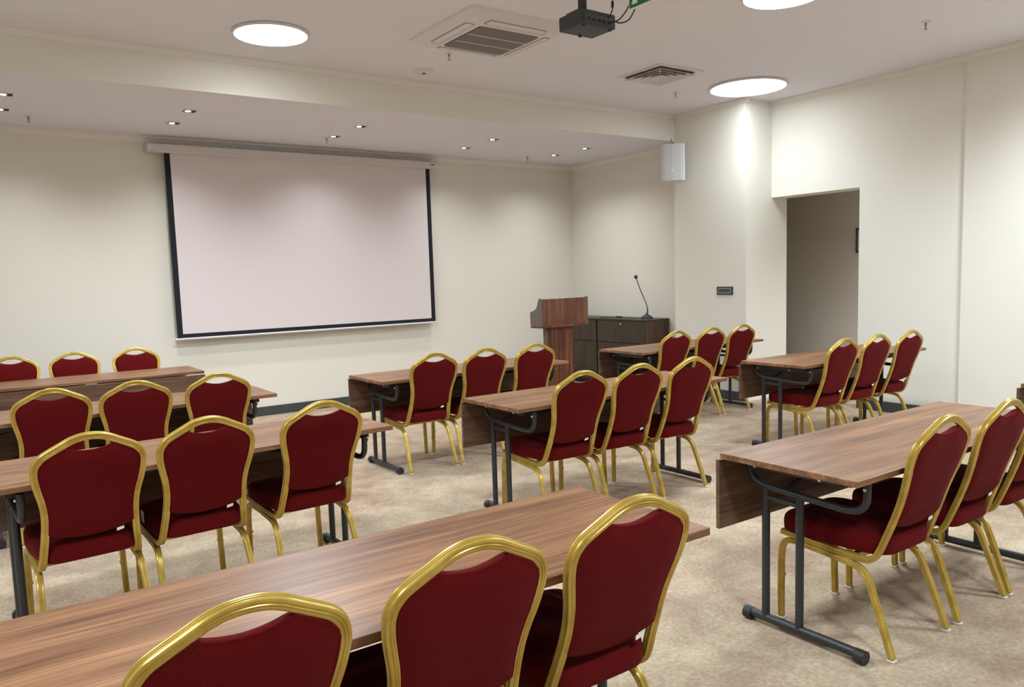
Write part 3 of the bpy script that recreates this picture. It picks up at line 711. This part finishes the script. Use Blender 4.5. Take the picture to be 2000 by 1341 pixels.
# ------------------------------------------------------------------ small ceiling fittings
t = tag(empty('smoke_detector', (3.536, 6.263, HC)), 'flat round white detector on the ceiling beside the beam', 'smoke detector')
bm = bmesh.new(); lathe(bm, [(0.088, 0.0), (0.088, -0.008), (0.075, -0.018), (0.03, -0.022)], 32); link('base', bm, M['white_plastic'], t, smooth=40)
bm = bmesh.new(); lathe(bm, [(0.016, -0.021), (0.014, -0.030), (0.008, -0.032)], 16); link('sensor', bm, M['port'], t, smooth=40)
def sprinkler(x, y, z, lb):
    t = tag(empty('sprinkler', (x, y, z)), lb, 'sprinkler', 'ceiling sprinklers')
    bm = bmesh.new(); lathe(bm, [(0.038, 0.0), (0.036, -0.005), (0.014, -0.008)], 20); link('collar', bm, M['white_plastic'], t, smooth=40)
    bm = bmesh.new(); tube(bm, [(0, 0, -0.006), (0, 0, -0.030)], 0.008, 8); tube(bm, [(0.010, 0, -0.02), (0.004, 0, -0.055)], 0.0025, 6); tube(bm, [(-0.010, 0, -0.02), (-0.004, 0, -0.055)], 0.0025, 6)
    lathe(bm, [(0.004, -0.052), (0.014, -0.056), (0.014, -0.058)], 12)
    link('nozzle', bm, M['slot'], t, smooth=40)
sprinkler(3.45, 5.68, HC, 'small ceiling sprinkler just beyond the air conditioner')
sprinkler(6.24, 5.77, HC, 'small ceiling sprinkler between the air vent and the column')
sprinkler(6.25, 3.20, HC, 'small ceiling sprinkler near the top right corner of the picture')
sprinkler(0.607, 8.21, HB, 'small sprinkler at the left end of the lowered ceiling')
sprinkler(3.345, 8.11, HB, 'small sprinkler beside a spot above the middle of the screen')
sprinkler(6.17, 8.29, HB, 'small sprinkler at the right end of the lowered ceiling')

# ------------------------------------------------------------------ projector
PX, PY, PZ = 3.412, 3.903, 3.04
t = tag(empty('projector', (PX, PY, HC)), 'dark grey projector hanging from the ceiling on a black pole', 'projector')
z0 = PZ-HC; z1 = z0+0.092
bm = BX(-0.142, 0.142, -0.116, 0.116, z0, z1)
bo = link('body', bm, M['dark_plastic'], t, bevel=0.012)
bm = bmesh.new(); box(bm, -0.120, 0.120, -0.1185, -0.114, z0+0.016, z1-0.03); pp = link('connector_panel', bm, M['slate'], t)
bm = bmesh.new()
for k in range(5): box(bm, -0.10+k*0.042, -0.075+k*0.042, -0.121, -0.118, z0+0.024, z0+0.042)
link('socket', bm, M['void'], pp)
bm = bmesh.new(); lathe(bm, [(0.036, 0), (0.036, 0.03), (0.028, 0.032)], 24)
for v in bm.verts: v.co = Vector((0.06+v.co.x, 0.108+v.co.z, z0+0.05+v.co.y))
link('lens', bm, M['rubber'], t, smooth=40)
bm = bmesh.new()
for sx, sy in ((-0.11, -0.09), (0.11, -0.09), (0.02, 0.095)): lathe(bm, [(0.013, z0-0.007), (0.013, z0+0.002)], 14, (sx, sy))
link('foot', bm, M['rubber'], t)
bm = bmesh.new(); box(bm, -0.075, -0.035, -0.04, 0.0, z1, 0.0); box(bm, -0.13, 0.02, -0.09, 0.05, z1, z1+0.008); box(bm, -0.11, 0.0, -0.08, 0.04, -0.006, 0.0)
link('ceiling_pole', bm, M['black_metal'], t, bevel=0.002)
bm = bmesh.new()
tube(bm, crom([(0.10, -0.118, z0+0.04), (0.13, -0.16, z0+0.05), (0.15, -0.22, z0+0.11), (0.14, -0.28, z0+0.20), (0.10, -0.30, -0.002)], 8), 0.0045, 8)
tube(bm, crom([(0.12, -0.118, z0+0.05), (0.155, -0.15, z0+0.035), (0.19, -0.20, z0+0.06), (0.19, -0.27, z0+0.17), (0.12, -0.30, -0.002)], 8), 0.0045, 8)
tube(bm, crom([(0.08, -0.118, z0+0.06), (0.09, -0.14, z0+0.11), (0.085, -0.15, z0+0.17), (0.08, -0.16, -0.002)], 8), 0.004, 8)
tube(bm, [(0.089, -0.142, z0+0.12), (0.087, -0.147, z0+0.155)], 0.009, 8)
link('cable', bm, M['rubber'], t, smooth=60)

# ------------------------------------------------------------------ hanging exit sign (faces the left side of the room)
EX, EY, EZ = 3.395, 3.505, 3.05
t = tag(empty('exit_sign', (EX, EY, HC)), 'green and white running-man emergency sign hanging beside the projector', 'exit sign')
zb = EZ-HC
link('plate', BX(0.0, 0.012, -0.36, 0.0, zb, zb+0.18), M['sign_white'], t, bevel=0.001)
link('green_face', BX(-0.002, 0.0, -0.353, -0.007, zb+0.008, zb+0.173), M['green'], t)
bm = bmesh.new()
def flat(pts):      # pts in sign coords: u from the far (left) end, v up
    A = [bm.verts.new((-0.0035, -u_, zb+v_)) for u_, v_ in pts]; B = [bm.verts.new((-0.002, -u_, zb+v_)) for u_, v_ in pts]
    bm.faces.new(A); bm.faces.new(B[::-1])
    for j in range(len(pts)): bm.faces.new((A[j], A[(j+1) % len(pts)], B[(j+1) % len(pts)], B[j]))
flat([(0.215, 0.022), (0.30, 0.022), (0.30, 0.16), (0.215, 0.16), (0.215, 0.152), (0.291, 0.152), (0.291, 0.030), (0.215, 0.030)])
flat([(0.125, 0.095), (0.165, 0.125), (0.195, 0.112), (0.178, 0.080), (0.150, 0.078)])              # torso
flat([(0.150, 0.082), (0.178, 0.082), (0.200, 0.060), (0.215, 0.030), (0.200, 0.026), (0.185, 0.052)])   # rear leg
flat([(0.140, 0.085), (0.160, 0.075), (0.135, 0.050), (0.095, 0.045), (0.095, 0.058), (0.125, 0.063)])   # front leg
flat([(0.095, 0.105), (0.10, 0.115), (0.13, 0.098), (0.127, 0.088)])
flat([(0.195, 0.112), (0.225, 0.095), (0.220, 0.086), (0.190, 0.100)])
flat([(0.168+0.014*math.cos(a*math.pi/6), 0.142+0.014*math.sin(a*math.pi/6)) for a in range(12)])
flat([(0.028, 0.025), (0.075, 0.025), (0.075, 0.055), (0.060, 0.075), (0.040, 0.060)])                 # arrow tip
flat([(0.045, 0.075), (0.058, 0.075), (0.058, 0.150), (0.045, 0.150)])
link('pictogram', bm, M['sign_white'], t)
bm = bmesh.new(); 
for yy in (-0.04, -0.32): tube(bm, [(0.006, yy, zb+0.18), (0.006, yy, 0.0)], 0.003, 6)
link('hanger', bm, M['steel'], t)
